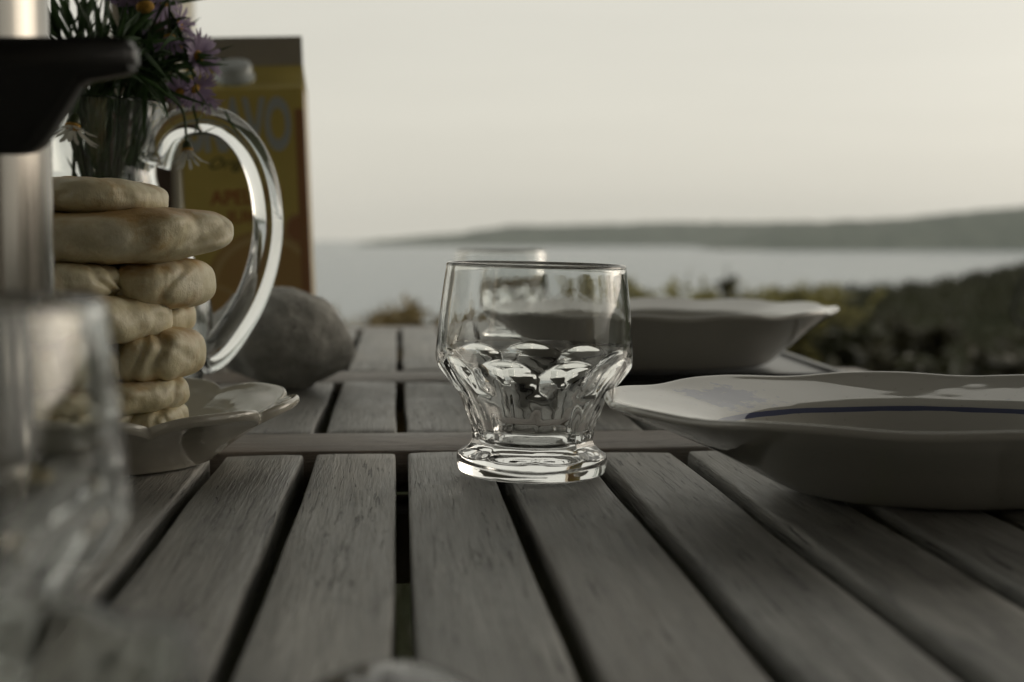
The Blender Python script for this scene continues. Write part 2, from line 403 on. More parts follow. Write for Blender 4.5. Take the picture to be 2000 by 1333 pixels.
headland('far_headland', [(700, 478), (745, 469), (800, 463), (900, 456), (955, 446), (1000, 440), (1060, 439), (1200, 436), (1330, 433), (1500, 434), (1700, 432), (1900, 430)], 1780, 320, 1.0)
headland('near_headland', [(1380, 486), (1440, 470), (1470, 452), (1520, 437), (1600, 432), (1700, 430), (1790, 424), (1840, 416), (1920, 409), (2000, 402), (2150, 394), (2400, 390), (2900, 385)], 1235, 300, 5.0)

# haze: even pale air round camera and everything
bm = bmesh.new(); add_box(bm, -1600, 1600, -60, 3500, -14.5, 62)
hz = bobj('haze', bm, None, smooth=False); tag(hz, kind='stuff')
hm = bpy.data.materials.new('haze_air'); hm.use_nodes = True; ht = hm.node_tree; ht.nodes.clear()
ho = ht.nodes.new('ShaderNodeOutputMaterial'); hv = ht.nodes.new('ShaderNodeVolumePrincipled')
hv.inputs['Color'].default_value = (1.0, 1.0, 0.995, 1); hv.inputs['Density'].default_value = 0.00011; hv.inputs['Anisotropy'].default_value = 0.2
ht.links.new(hv.outputs[0], ho.inputs['Volume']); hz.data.materials.append(hm)

# ------------------------------------------------------------------ porch over the table and unseen wall behind the camera, added to block light
M['porch'] = simple('porch_paint', (0.20, 0.15, 0.11), 0.6, var=0.2, scale=12)
M['cream'] = simple('cream_paint', (0.62, 0.58, 0.46), 0.5, var=0.08, scale=20)
M['brownpost'] = simple('brown_stained_wood', (0.10, 0.065, 0.045), 0.55, var=0.3, scale=25)
M['housewall'] = simple('dark_house_boards', (0.20, 0.175, 0.145), 0.6, var=0.2, scale=12)
porch = empty('porch_post', (-0.541, 2.2, 0))
tag(porch, 'brown wooden post with cream trim rising behind the purple flowers', 'post')
ROOF_Z = 2.285
box('beam', -0.05, 0.05, -0.6, 0.05, ROOF_Z - 0.14, ROOF_Z, M['brownpost'], porch)
pp = box('post', -0.048, 0.030, -0.045, 0.045, 0.0, ROOF_Z - 0.144, M['brownpost'], porch, bev=0.004)
box('trim', 0.0325, 0.046, -0.05, 0.05, 0.0, ROOF_Z - 0.15, M['cream'], pp, bev=0.002)
box('trim', -0.075, -0.0505, 0.0, 0.05, 0.0, ROOF_Z - 0.15, M['cream'], pp, bev=0.002)
unseen_house = empty('house', (0, -1.5, 0)); tag(unseen_house, 'dark brown boarded house wall facing the table', 'house')
box('wall', -7.0, 7.0, -0.2, 0.0, -0.1, 3.4, M['housewall'], unseen_house)  # unseen wall, added to keep camera-facing sides dark
box('roof', -1.6, 2.6, -0.3, 3.75, 2.30, 2.42, M['housewall'], unseen_house)  # unseen roof, extent trimmed to set how much sky lights the table

# ------------------------------------------------------------------ garden table
YAW = math.atan(222 / F_PX)
tb = empty('garden_table', (0, 0, 0), YAW)
tag(tb, 'weathered grey slatted wooden garden table under the tableware', 'table')
CUTS = [(-0.3265, .005), (-0.2855, .006), (-0.244, .005), (-0.203, .006), (-0.162, .006), (-0.1215, .006), (-0.0803, .0065), (-0.0397, .0062), (0.0009, .0052), (0.0418, .0062), (0.0856, .0080), (0.1270, .0080), (0.1672, .0075), (0.2078, .006), (0.249, .006), (0.2905, .005)]
def slat(u0, u1, v0, v1, seed, mt=None, thick=0.019, crown=0.00025, name='slat', axis='v'):
    """one board: length along local y; rounded arrises, slightly wavy edges and uneven ends"""
    L, Wd = v1 - v0, u1 - u0; n = max(6, int(L / 0.018)); rr = 0.0013
    hw = Wd / 2
    prof = [(-hw, -thick), (-hw, -rr), (-hw + rr * 0.3, -rr * 0.3), (-hw + rr, 0), (-hw * 0.5, crown * 0.8), (0, crown), (hw * 0.5, crown * 0.8), (hw - rr, 0), (hw - rr * 0.3, -rr * 0.3), (hw, -rr), (hw, -thick)]
    V, Fc = [], []; m = len(prof); rnd = random.Random(seed)
    e0, e1 = rnd.uniform(-0.01, 0.01), rnd.uniform(-0.01, 0.01)
    rows = [0.0, 0.0016] + [L * i / n for i in range(1, n)] + [L - 0.0016, L]
    for q, yy in enumerate(rows):
        end = q in (0, len(rows) - 1)
        dx = 0.0009 * noise.noise(Vector((yy * 9, seed * 3.7, 0))); 
        for (px_, pz) in prof:
            wv = 1 + 0.018 * noise.noise(Vector((yy * 14 + (5 if px_ > 0 else 0), seed * 1.3, 2)))
            zz = pz + 0.0006 * noise.noise(Vector((px_ * 30, yy * 8, seed)))
            if end and pz > -thick * 0.9: zz -= 0.0014
            k = (px_ / hw) * (e0 if q < len(rows) / 2 else e1) * 0.12 * hw / 0.02
            V.append((px_ * wv + dx, yy + (k if q in (0, 1) or q >= len(rows) - 2 else 0), zz))
    for i in range(len(rows) - 1):
        for j in range(m - 1): a = i * m + j; Fc.append((a, a + 1, a + m + 1, a + m))
        Fc.append((i * m, (i + 1) * m, (i + 1) * m + m - 1, i * m + m - 1))
    Fc.append(tuple(range(m - 1, -1, -1))); Fc.append(tuple((len(rows) - 1) * m + j for j in range(m)))
    o = pobj(name, V, Fc, mt or M['wood'], tb)
    if axis == 'v': o.location = ((u0 + u1) / 2, v0, T)
    else:
        o.rotation_euler = (0, 0, -math.pi / 2); o.location = (v0, (u0 + u1) / 2, T)
    return o
def section(v0, v1, sd, umin, umax, jit=0.0025):
    edges = [umin] + [c for c, g in CUTS if umin < c < umax] + [umax]; gp = dict(CUTS)
    rnd = random.Random(sd)
    for i in range(len(edges) - 1):
        a, b = edges[i], edges[i + 1]
        a2 = a + gp.get(a, 0.006) / 2; b2 = b - gp.get(b, 0.006) / 2
        s = slat(a2, b2, v0 + rnd.uniform(0, 1) * 0.0, v1 - abs(rnd.gauss(0, 1)) * jit * 0.5, sd * 100 + i)
        s.location.z += rnd.uniform(-0.0008, 0.0006)
U0, U1 = -0.365, 0.330
section(-0.30, 0.634, 1, U0, U1)
slat(0.6405, 0.6985, U0, U1, 901, M['wood_rail'], name='rail', axis='u', crown=0.002)
section(0.7000, 0.9445, 2, U0, U1, 0.0)
slat(0.946, 1.018, U0, U1, 902, M['wood_rail'], name='rail', axis='u', crown=0.002)
section(1.0195, 1.475, 3, U0 + 0.02, 0.249, 0.0)
slat(1.4765, 1.53, U0 + 0.04, 0.22, 903, M['wood_rail'], name='rail', axis='u')
# rounded outer board at the far right corner
for v0, v1, u0, u1, sdv in ((1.0195, 1.36, 0.253, 0.318, 931),):
    slat(u0, u1, v0, v1, sdv)
for v0 in (-0.20, 0.20, 0.60, 1.30):
    box('batten', U0 + 0.03, U1 - 0.03, v0, v0 + 0.045, T - 0.052, T - 0.0205, M['under'], tb, bev=0.003)
for u0 in (U0 + 0.05, U1 - 0.075):
    box('apron', u0, u0 + 0.024, -0.25, 1.40, T - 0.115, T - 0.0535, M['under'], tb, bev=0.003)
for u0 in (U0 + 0.075, U1 - 0.14):
    for v0 in (-0.2, 1.30): box('leg', u0, u0 + 0.06, v0, v0 + 0.06, 0.0, T - 0.054, M['under'], tb, bev=0.004)

# ------------------------------------------------------------------ tumblers
def tumbler_mesh():
    N = 9 * 28
    wz = [(.0315 * .80, 0.0), (.0300, .0006), (.0312, .0025), (.0318, .0060), (.0311, .0092), (.0291, .0120), (.0272, .0145), (.0267, .0172), (.0276, .021), (.0292, .027), (.0318, .033), (.0350, .0365), (.0380, .0400), (.0402, .0428), (.0412, .0452), (.0414, .0478), (.0412, .0520), (.0402, .0640), (.0390, .0740), (.0378, .0830), (.0376, .0848), (.0372, .0856), (.0365, .0859)]
    outer = smooth_prof(wz, 5)
    inner = smooth_prof([(.0365, .0859), (.0358, .0856), (.0355, .0846), (.0358, .0820), (.0368, .0740), (.0380, .064), (.0387, .054), (.0386, .0490), (.0374, .0450), (.0340, .0390), (.0300, .0330), (.0268, .027), (.0243, .0215), (.0226, .0170), (.0212, .0140), (.0185, .0122), (.012, .0114), (.006, .0112), (.0008, .0112)], 5)
    # flat-cut flutes: distance of the cut plane from the axis at height z
    Fz = [.0072, .0090, .0108, .0128, .0150, .019, .024, .030, .0355, .0405, .0445, .0470, .0495, .0525, .057]
    Fa = [.0345, .0296, .0266, .0248, .0242, .0247, .0265, .0293, .0327, .0360, .0387, .0401, .0415, .0437, .047]
    def fr(t, i, r, z):
        k = (t + R(8)) % (2 * math.pi / 9) - math.pi / 9
        if z > 0.0073 and z < .056 and i < len(outer):
            cut = interp(Fz, Fa, z) / math.cos(k) 
            d = cut - r; e = 0.0004
            hh = max(0.0, min(1.0, 0.5 + 0.5 * d / e))     # smooth min keeps softly fire-polished edges
            r = cut + (r - cut) * hh - e * hh * (1 - hh)
        return r, z
    prof = [(.0008, .0018), (.012, .0016), (.020, .0010), (.0240, .0002)] + outer
    no = len(prof)
    def fr2(t, i, r, z): return fr(t, i, r, z) if 4 <= i < no else (r, z)
    def fr3(t, i, r, z):
        if i < no: return fr2(t, i - 4 + 0, r, z) if i >= 4 else (r, z)
        k = (t + R(8)) % (2 * math.pi / 9) - math.pi / 9
        if .018 < z < .05: r *= 1 - 0.004 * math.cos(9 * (t + R(8)) ) * math.exp(-((z - .040) / .007) ** 2)
        return r, z
    V, Fc = revolve(prof + inner[1:], N, fr3)
    me = bpy.data.meshes.new('tumbler'); me.from_pydata(V, [], Fc); me.update()
    me.polygons.foreach_set('use_smooth', [True] * len(me.polygons)); me.materials.append(M['glass'])
    bmx = bmesh.new(); bmx.from_mesh(me); bmesh.ops.recalc_face_normals(bmx, faces=bmx.faces); bmx.to_mesh(me); bmx.free()
    return me
TM = tumbler_mesh()
def tumbler(loc, rot, label):
    o = link(bpy.data.objects.new('glass_tumbler', TM)); o.location = loc; o.rotation_euler = rot; o.scale = (.958, .958, .985)
    return tag(o, label, 'glass', 'matching fluted tumblers on the table')
g = at(1038, 930, 0.570); tumbler((g.x, 0.570, T + 0.0014), (R(0.2), R(1.25), R(0)), 'clear fluted glass tumbler in sharp focus at the centre of the table')
tumbler((-0.0085, 1.125, T + 0.0012), (0, 0, R(13)), 'farther glass tumbler whose dark rim shows just above the central tumbler')
tumbler((-0.1090, 0.250, T + 0.0012), (0, 0, R(21)), 'blurred glass tumbler close to the camera at the left edge')

# ------------------------------------------------------------------ plates and dishes
def scal(t, n, ph, amp):
    s = abs(math.sin(n * (t + ph) / 2)); return 1 - amp * (1 - s) ** 2
def scal_soft(t, n, ph, amp):
    return 1 - amp * (0.5 - 0.5 * math.cos(n * (t + ph))) ** 1.4
def plate_thing(name, loc, rz, Rr, prof_top, prof_bot, n, amp, zamp, mt, label, cat, ph=0.0, flute=0.0):
    """closed shell from under-centre out to the rim and back over the top to the centre"""
    pts = smooth_prof([(r * Rr, z) for r, z in prof_bot], 6) + smooth_prof([(r * Rr, z) for r, z in prof_top], 6)[1:]
    zr = max(z for r, z in pts)
    def fr(t, i, r, z):
        q = max(0.0, (r / Rr - 0.55) / 0.45) ** (1.8 if flute else 1.0); s = scal(t, n, ph, 1.0) if flute else scal_soft(t, n, ph, 1.0)
        rr = r * (1 - amp * (1 - s) * q * q)
        zz = z + zamp * (s - 0.6) * q * q
        if flute: 
            qq = max(0.0, min(1.0, (r / Rr - 0.62) / 0.35)); zz += flute * (s - 0.5) * qq
        return rr, zz
    V, Fc = revolve(pts, 288, fr)
    bmx = bmesh.new(); me = bpy.data.meshes.new(name); me.from_pydata(V, [], Fc); bmx.from_mesh(me); bmesh.ops.recalc_face_normals(bmx, faces=bmx.faces); bmx.to_mesh(me); bmx.free()
    me.polygons.foreach_set('use_smooth', [True] * len(me.polygons)); me.materials.append(mt)
    o = link(bpy.data.objects.new(name, me)); o.location = loc; o.rotation_euler = (0, 0, rz)
    return tag(o, label, cat)
SP_BOT = [(.005, .003), (.25, .003), (.36, .0028), (.38, .0004), (.40, .0), (.43, .0003), (.48, .0026), (.58, .0094), (.69, .0168), (.80, .0228), (.90, .0276), (.97, .0312), (.995, .0326), (1.0, .0338)]
SP_TOP = [(1.0, .0338), (.992, .0350), (.975, .0350), (.93, .0332), (.85, .0305), (.76, .0276), (.70, .0256), (.655, .0232), (.60, .0175), (.52, .0115), (.40, .0084), (.20, .0078), (.005, .0078)]
spl = plate_thing('soup_plate', (0.1625, 0.532, T + 0.0012), 0, 0.098, SP_TOP, SP_BOT, 10, 0.020, 0.0014, M['plate'], 'white scalloped oval plate with blue stripe and flower print beside the central tumbler', 'plate', ph=R(197))
spl.scale = (1.32, 1.0, 1.0)
# serving plate on the dark tray
BIG_B = [(.005, .004), (.40, .004), (.58, .0038), (.60, .0005), (.63, .0), (.66, .0015), (.72, .008), (.80, .0165), (.88, .0245), (.95, .0305), (.99, .0335), (1.0, .0350)]
BIG_T = [(1.0, .0350), (.992, .0364), (.975, .0364), (.93, .0345), (.85, .0315), (.78, .0285), (.72, .022), (.64, .013), (.52, .0095), (.2, .009), (.005, .009)]
fp = plate_thing('serving_plate', (0.0915, 0.955, T + 0.0132), R(40), 0.1255, BIG_T, BIG_B, 12, 0.018, 0.0018, M['plate'], 'out-of-focus scalloped plate with a bluish rim on the black tray behind', 'plate', ph=R(20))
tr = empty('serving_tray', (0.120, 0.965, T + 0.001), YAW * 0.6); tag(tr, 'flat black tray lying under the farther scalloped plate', 'tray')
box('base', -0.085, 0.085, -0.095, 0.095, 0.0, 0.0085, M['slate'], tr, bev=0.002)
for (x0, x1, y0, y1) in ((-0.085, 0.085, -0.095, -0.0905), (-0.085, 0.085, 0.0905, 0.095), (-0.085, -0.0805, -0.0902, 0.0902), (0.0805, 0.085, -0.0902, 0.0902)):
    box('rim', x0, x1, y0, y1, 0.0088, 0.0112, M['slate'], tr, bev=0.0008)
# fluted dish that carries the bread
D_BOT = [(.005, .003), (.40, .003), (.50, .0022), (.52, .0), (.56, .0), (.60, .0025), (.68, .0075), (.78, .0130), (.88, .0175), (.95, .0198), (.985, .0208), (1.0, .0226)]
D_TOP = [(1.0, .0226), (.995, .0242), (.975, .0250), (.92, .0225), (.84, .0195), (.74, .0150), (.64, .0095), (.55, .0062), (.40, .0052), (.005, .0052)]
plate_thing('fluted_dish', (-0.1775, 0.605, T + 0.0012), 0, 0.086, D_TOP, D_BOT, 9, 0.085, 0.0022, M['dish'], 'cream scalloped dish carrying the stack of breads', 'dish', ph=R(20), flute=0.0022)
# small glass bowl at the very front
B_BOT = [(.02, .002), (.40, .002), (.50, .0), (.56, .0005), (.70, .008), (.85, .022), (.95, .036), (1.0, .043)]
B_TOP = [(1.0, .043), (.985, .0448), (.94, .0445), (.90, .040), (.80, .025), (.65, .012), (.45, .007), (.02, .006)]
plate_thing('glass_bowl', (-0.072, 0.163, T + 0.0012), 0, 0.036, B_TOP, B_BOT, 10, 0.05, 0.001, M['dishglass'], 'blurred small glass bowl at the lower left corner', 'bowl')

# ------------------------------------------------------------------ breads
def bread(cx, cy, Y, a, b, th, seed, tilt=0.0, bend=0.0, label='', fold=0.0, rz=0.0):
    c = at(cx, cy, Y)
    bm = bmesh.new(); bmesh.ops.create_icosphere(bm, subdivisions=6, radius=1.0)
    off = Vector((seed * 3.17, seed * 1.91, seed * 0.73)); fr_ = random.Random(seed * 7 + 1)
    folds = [(-2.6 + 2.9 * (k_ + fr_.uniform(-0.35, 0.35)) / 6, fr_.uniform(0.07, 0.20), fr_.uniform(0.10, 0.75) ** 1.4, fr_.uniform(-2, 2)) for k_ in range(6)]
    for v in bm.verts:
        n = v.co.normalized(); h = math.hypot(n.x, n.y); p = 2.7
        s = (h ** p + abs(n.z) ** p) ** (-1 / p)
        q = n * s
        w3 = Vector((n.x * a, n.y * b, n.z * th)) / 0.03
        low = noise.noise(w3 * 1.0 + off); mid = noise.noise(w3 * 2.6 + off * 2)
        th_ = math.atan2(n.y, n.x); cr = 0.0; bl = 0.0
        for (ta, tw, td, tk) in folds:
            dth = (th_ - ta + 0.5 * noise.noise(Vector((n.z * 0.9, tk * 3, seed))) + 0.22 * tk * n.z + math.pi) % (2 * math.pi) - math.pi
            cr += td * math.exp(-(dth / tw) ** 2); bl += td * 0.55 * math.exp(-((dth - 2.2 * tw) / (1.5 * tw)) ** 2)
        cr = min(cr, 1.6) - bl
        wr_ = noise.noise(Vector((th_ * 9 + 1.5 * low, n.z * 1.2, seed * 2.1))) * 0.013 + noise.noise(Vector((th_ * 24, n.z * 3, seed))) * 0.004
        pit = noise.noise(w3 * 6 + off) * 0.005
        f = 1 + wr_ * 0.7 * min(1, h * h * 1.3) + pit + 0.10 * low + 0.035 * mid - 0.085 * cr * min(1.0, h * 1.4)
        fz = 1.04 + pit * 1.6 + wr_ + 0.14 * low + 0.06 * mid - 0.09 * cr
        x, y, z = q.x * a * f, q.y * b * f, q.z * th * fz
        z += bend * ((q.x) ** 2 - 0.3) * th
        if fold: z *= 1 - fold * math.exp(-((q.x - 0.25) / 0.35) ** 2) * 0.5
        # puffed outer edge, slightly dished middle
        z *= 0.90 + 0.16 * min(1.0, h * h * s)
        v.co = Vector((x, y, z))
    o = bobj('flatbread', bm, M['bread']); o.location = c; o.rotation_euler = (R(random.Random(seed).uniform(-2, 2)), R(tilt), R(rz))
    return tag(o, label, 'bread', 'stack of flatbreads on the dish')
S = 0.58 / F_PX
def bread_px(x0, x1, y0, y1, Y, b, seed, **kw):
    k = Y / F_PX; x1 -= 0.055 * (x1 - x0); return bread((x0 + x1) / 2, (y0 + y1) / 2, Y, (x1 - x0) / 2 * k, b, (y1 - y0) / 2 * k, seed, **kw)
bread_px(30, 338, 350, 425, 0.592, 0.034, 1, tilt=1.5, label='flat golden bread lying on the very top of the stack')
bread_px(-50, 456, 408, 518, 0.592, 0.045, 2, tilt=-2, label='widest bread, second from the top of the stack')
bread_px(-30, 258, 506, 588, 0.575, 0.035, 3, tilt=2, label='bread on the left in the third layer of the stack')
bread_px(214, 421, 506, 604, 0.600, 0.034, 4, tilt=-3, label='lobed bread jutting right in the third layer of the stack')
bread_px(60, 347, 570, 676, 0.580, 0.036, 5, tilt=-3, label='thick pale bread below the left of the third layer')
bread_px(290, 383, 590, 652, 0.615, 0.020, 6, label='small bread end showing behind the thick pale bread')
bread_px(40, 290, 662, 756, 0.575, 0.030, 7, tilt=2, label='pale bread at left under the thick pale bread')
bread_px(205, 408, 640, 748, 0.595, 0.034, 8, tilt=-4, label='creased bread jutting right in the middle of the stack')
bread_px(110, 382, 728, 810, 0.585, 0.034, 9, tilt=-2, label='bread with a browned tip, directly above the lowest two')
bread_px(130, 298, 782, 844, 0.580, 0.030, 10, tilt=3, label='lowest bread at the left, sitting in the dish')
bread_px(250, 372, 790, 846, 0.588, 0.026, 11, tilt=-7, label='lowest bread at the right, browned, sitting in the dish')

# ------------------------------------------------------------------ carafe
CX, CY = at(190, 400, 0.755).x, 0.755
cf = empty('glass_carafe', (CX, CY, T + 0.0012))
tag(cf, 'clear glass carafe with a big loop handle holding purple flowers', 'carafe')
co = smooth_prof([(.030, 0), (.041, .0005), (.0455, .004), (.0500, .012), (.0560, .028), (.0590, .045), (.0580, .060), (.0525, .078), (.0440, .096), (.0355, .112), (.0312, .125), (.0310, .135), (.0325, .147), (.0350, .156), (.0372, .1625), (.0376, .1645), (.0370, .1658)], 5)
ci = smooth_prof([(.0370, .1658), (.0362, .1652), (.0352, .1625), (.0330, .156), (.0300, .147), (.0282, .135), (.0284, .125), (.0328, .112), (.0415, .096), (.0500, .078), (.0553, .060), (.0562, .045), (.0530, .028), (.0460, .014), (.036, .0085), (.02, .007), (.001, .0068)], 5)
V, Fc = revolve([(.001, .003), (.02, .002)] + co + ci[1:], 160)
bmx = bmesh.new(); me = bpy.data.meshes.new('carafe_body'); me.from_pydata(V, [], Fc); bmx.from_mesh(me); bmesh.ops.recalc_face_normals(bmx, faces=bmx.faces)
bobj('body', bmx, M['carafe'], cf)
hp = [(300, 322), (312, 288), (330, 258), (362, 240), (405, 236), (450, 252), (490, 296), (515, 360), (524, 440), (514, 515), (490, 585), (455, 645), (420, 688), (394, 700)]
pts = [at(x, y, CY) - Vector((CX, CY, T + 0.0012)) for x, y in hp]
pts = spline3(pts, 6); n_ = len(pts)
rad = [0.0078 + 0.0016 * math.exp(-(i / n_ / 0.08) ** 2) + 0.0018 * max(0, (i / n_ - 0.6)) / 0.4 for i in range(n_)]
V, Fc = tube(pts, rad, 28, flat=1.0)
bmx = bmesh.new(); me = bpy.data.meshes.new('carafe_handle'); me.from_pydata([tuple(v) for v in V], [], Fc); bmx.from_mesh(me)
bobj('handle', bmx, M['carafe'], cf)

# ------------------------------------------------------------------ flowers in the carafe
def add_leaf(V, Fc, base, d, length, width, rnd, droop=0.3):
    d = d.normalized(); side = d.cross(Vector((rnd.uniform(-1, 1), rnd.uniform(-1, 1), rnd.uniform(-1, 1)))).normalized(); nrm = side.cross(d)
    b0 = len(V); k = 6
    for i in range(k + 1):
        s = i / k; wv = width * math.sin(math.pi * (0.10 + 0.9 * s) ** 0.85) * (1 if i < k else 0)
        p = base + d * (length * s) - Vector((0, 0, 1)) * (droop * length * s * s) 
        V.append(p - side * wv + nrm * wv * 0.35); V.append(p); V.append(p + side * wv + nrm * wv * 0.35)
    for i in range(k):
        a = b0 + i * 3; Fc.append((a, a + 1, a + 4, a + 3)); Fc.append((a + 1, a + 2, a + 5, a + 4))
def flower_head(parent, c, axis, rad, n, seed, pm, cone=0.2):
    """ray florets as one ring of separate narrow petals, a domed disc and a green calyx"""
    rnd = random.Random(seed); axis = axis.normalized(); s = axis.orthogonal().normalized(); u = axis.cross(s)
    V, Fc = [], []
    for i in range(n):
        t = 2 * math.pi * (i + rnd.uniform(-0.3, 0.3)) / n; r_ = s * math.cos(t) + u * math.sin(t)
        tang = axis.cross(r_); L = rad * rnd.uniform(0.8, 1.08); cn = cone + rnd.uniform(-0.15, 0.2); wd = rad * rnd.uniform(0.075, 0.10)
        b0 = len(V)
        for q in range(5):
            f = q / 4; p = c + r_ * (rad * 0.16 + (L - rad * 0.16) * f) + axis * (cn * L * f * (1.3 - 0.6 * f) + rnd.uniform(-.02, .02) * rad)
            ww = wd * (0.55 + 0.6 * f) if q < 4 else wd * 0.25
            V.append(p - tang * ww); V.append(p + axis * ww * 0.3); V.append(p + tang * ww)
        for q in range(4):
            a = b0 + q * 3; Fc.append((a, a + 1, a + 4, a + 3)); Fc.append((a + 1, a + 2, a + 5, a + 4))
    h = pobj('flower_head', V, Fc, pm, parent)
    V, Fc = tube([c - axis * rad * 0.02, c + axis * rad * 0.06, c + axis * rad * 0.13, c + axis * rad * 0.17], [rad * 0.26, rad * 0.27, rad * 0.2, rad * 0.05], 12)
    pobj('disc', V, Fc, M['disc'], h)
    V, Fc = tube([c - axis * rad * 0.42, c - axis * rad * 0.30, c - axis * rad * 0.12, c + axis * rad * 0.01], [rad * 0.06, rad * 0.18, rad * 0.24, rad * 0.25], 10)
    pobj('calyx', V, Fc, M['calyx'], h)
BASE = Vector((CX, CY, T + 0.0012))
def flower_stem(name, tip, axis, rad, seed, label, group=None, pm=None, npet=26, leaves=9, head=True, cone=0.15, extra=0, cat='flower'):
    rnd = random.Random(seed)
    root = empty(name, (CX, CY, T + 0.0102)); o = Vector(root.location)
    tag(root, label, cat, group)
    ang = rnd.uniform(0, 2 * math.pi); low = Vector((CX + 0.022 * math.cos(ang), CY + 0.022 * math.sin(ang), T + 0.012))
    tdir = Vector((tip.x - CX, tip.y - CY, 0)); tl = tdir.length
    rr = min(0.023, tl * 0.5); a2 = math.atan2(tdir.y, tdir.x) + rnd.uniform(-0.5, 0.5)
    neck = Vector((CX + rr * math.cos(a2), CY + rr * math.sin(a2), T + 0.130 + rnd.uniform(0, .01)))
    mouth = Vector((CX + min(0.030, rr * 1.35) * math.cos(a2), CY + min(0.030, rr * 1.35) * math.sin(a2), T + 0.166))
    if head:
        c = tip - axis.normalized() * rad * 0.4
        pre = c - axis.normalized() * 0.016
    else: c = tip; pre = mouth.lerp(tip, 0.72) + Vector((0, 0, 0.008))
    path = spline3([low, low.lerp(neck, 0.5), neck, mouth, mouth.lerp(pre, 0.55) + Vector((0, 0, 0.006)), pre, c], 6)
    V, Fc = tube([p - o for p in path], [0.00115 - 0.0005 * i / len(path) for i in range(len(path))], 6)
    pobj('stem', V, Fc, M['stem'], root)
    V, Fc = [], []
    n = len(path)
    for i in range(leaves):
        k = int(n * rnd.uniform(0.42, 0.93)) if rnd.random() < 0.8 else int(n * rnd.uniform(0.2, 0.45)); k = min(k, n - 2)
        d = (path[k + 1] - path[k]).normalized(); sv = Vector((rnd.uniform(-1, 1), rnd.uniform(-1, 1), rnd.uniform(-0.5, 0.8)))
        inside = path[k].z < T + 0.165
        d2 = (d + sv * (0.25 if inside else 0.5)).normalized()
        add_leaf(V, Fc, path[k] - o, d2, rnd.uniform(0.018, 0.04) * (0.7 if inside else 1), rnd.uniform(0.0010, 0.0023), rnd, rnd.uniform(-0.1, 0.35))
    pobj('leaves', V, Fc, M['leaf'], root)['kind'] = 'stuff'
    if head: flower_head(root, tip - o, axis, rad, npet, seed + 50, pm or M['petal'], cone)
    return root
FY = 0.735
A = flower_stem
A('aster', at(283, 12, FY - 0.02), Vector((0.25, -0.35, -0.9)), 0.017, 101, 'large purple aster nodding at the top edge of the picture', cone=-0.75, npet=34)
A('aster', at(215, -14, FY - 0.01), Vector((-0.3, -0.4, -0.5)), 0.014, 102, 'purple aster cut by the top edge, left of the large nodding one', cone=-0.3)
A('aster', at(318, 2, FY + 0.01), Vector((0.5, -0.4, 0.2)), 0.013, 103, 'purple aster at the top edge, right of the large nodding one', cone=-0.5)
A('aster', at(348, 50, FY), Vector((0.85, -0.1, 0.3)), 0.0125, 104, 'purple aster in profile against the sky, petals fanned to the right', cone=0.55)
A('aster', at(331, 72, FY - 0.01), Vector((0.1, -0.3, -0.9)), 0.011, 105, 'purple aster hanging straight down below the profile aster', cone=0.9, npet=16)
A('aster', at(385, 112, FY), Vector((0.9, -0.45, 0.1)), 0.0135, 106, 'purple aster in front of the carton fin beside the white cap', cone=0.45, npet=32)
A('aster', at(380, 172, FY - 0.005), Vector((0.6, -0.4, -0.45)), 0.011, 107, 'purple aster low on the right, just above the carafe handle', cone=0.5)
A('aster', at(352, 96, FY + 0.02), Vector((0.4, -0.6, 0.2)), 0.010, 108, 'small purple aster tucked behind the one beside the cap', cone=0.3)
A('aster', at(404, 190, FY + 0.005), Vector((0.5, -0.2, -0.75)), 0.0075, 109, 'half-closed purple aster, lowest of the asters', cone=1.2, npet=14)
A('aster', at(352, 180, FY + 0.01), Vector((0.1, -0.7, -0.3)), 0.009, 110, 'faded purple aster beside the carafe rim', cone=0.2)
A('aster', at(292, 70, FY + 0.015), Vector((0.1, -0.5, -0.5)), 0.011, 111, 'withered purple aster hanging in the middle of the bunch', cone=1.0, npet=14)
A('daisy', at(142, 245, FY - 0.045), Vector((-0.1, -0.25, -0.95)), 0.0145, 120, 'white daisy drooping over the carafe rim at the left', cone=0.55, npet=18, pm=M['white_petal'], leaves=2)
A('daisy', at(366, 292, FY + 0.0), Vector((0.15, -0.2, -0.97)), 0.011, 121, 'white daisy hanging behind the carafe handle', cone=1.1, npet=14, pm=M['white_petal'], leaves=2)
rg = random.Random(5)
spr = [(110, 60), (128, 20), (150, -10), (165, 40), (185, 90), (205, 30), (140, 110), (262, 60), (300, 110), (320, 130), (345, 150), (330, 180), (285, 140), (175, 120), (265, 110), (350, 120), (120, 140), (230, 130), (310, 170), (215, 150), (155, 160), (290, 170), (250, 20), (235, 80), (195, 55), (275, 85), (335, 105)]
for i, (x, y) in enumerate(spr):
    A('leafy_sprig', at(x, y, FY + rg.uniform(-0.045, 0.045)), Vector((0, 0, 1)), 0.01, 200 + i, 'green leafy sprig among the purple asters in the carafe', 'leafy sprigs in the carafe', leaves=15, head=False, cat='sprig')

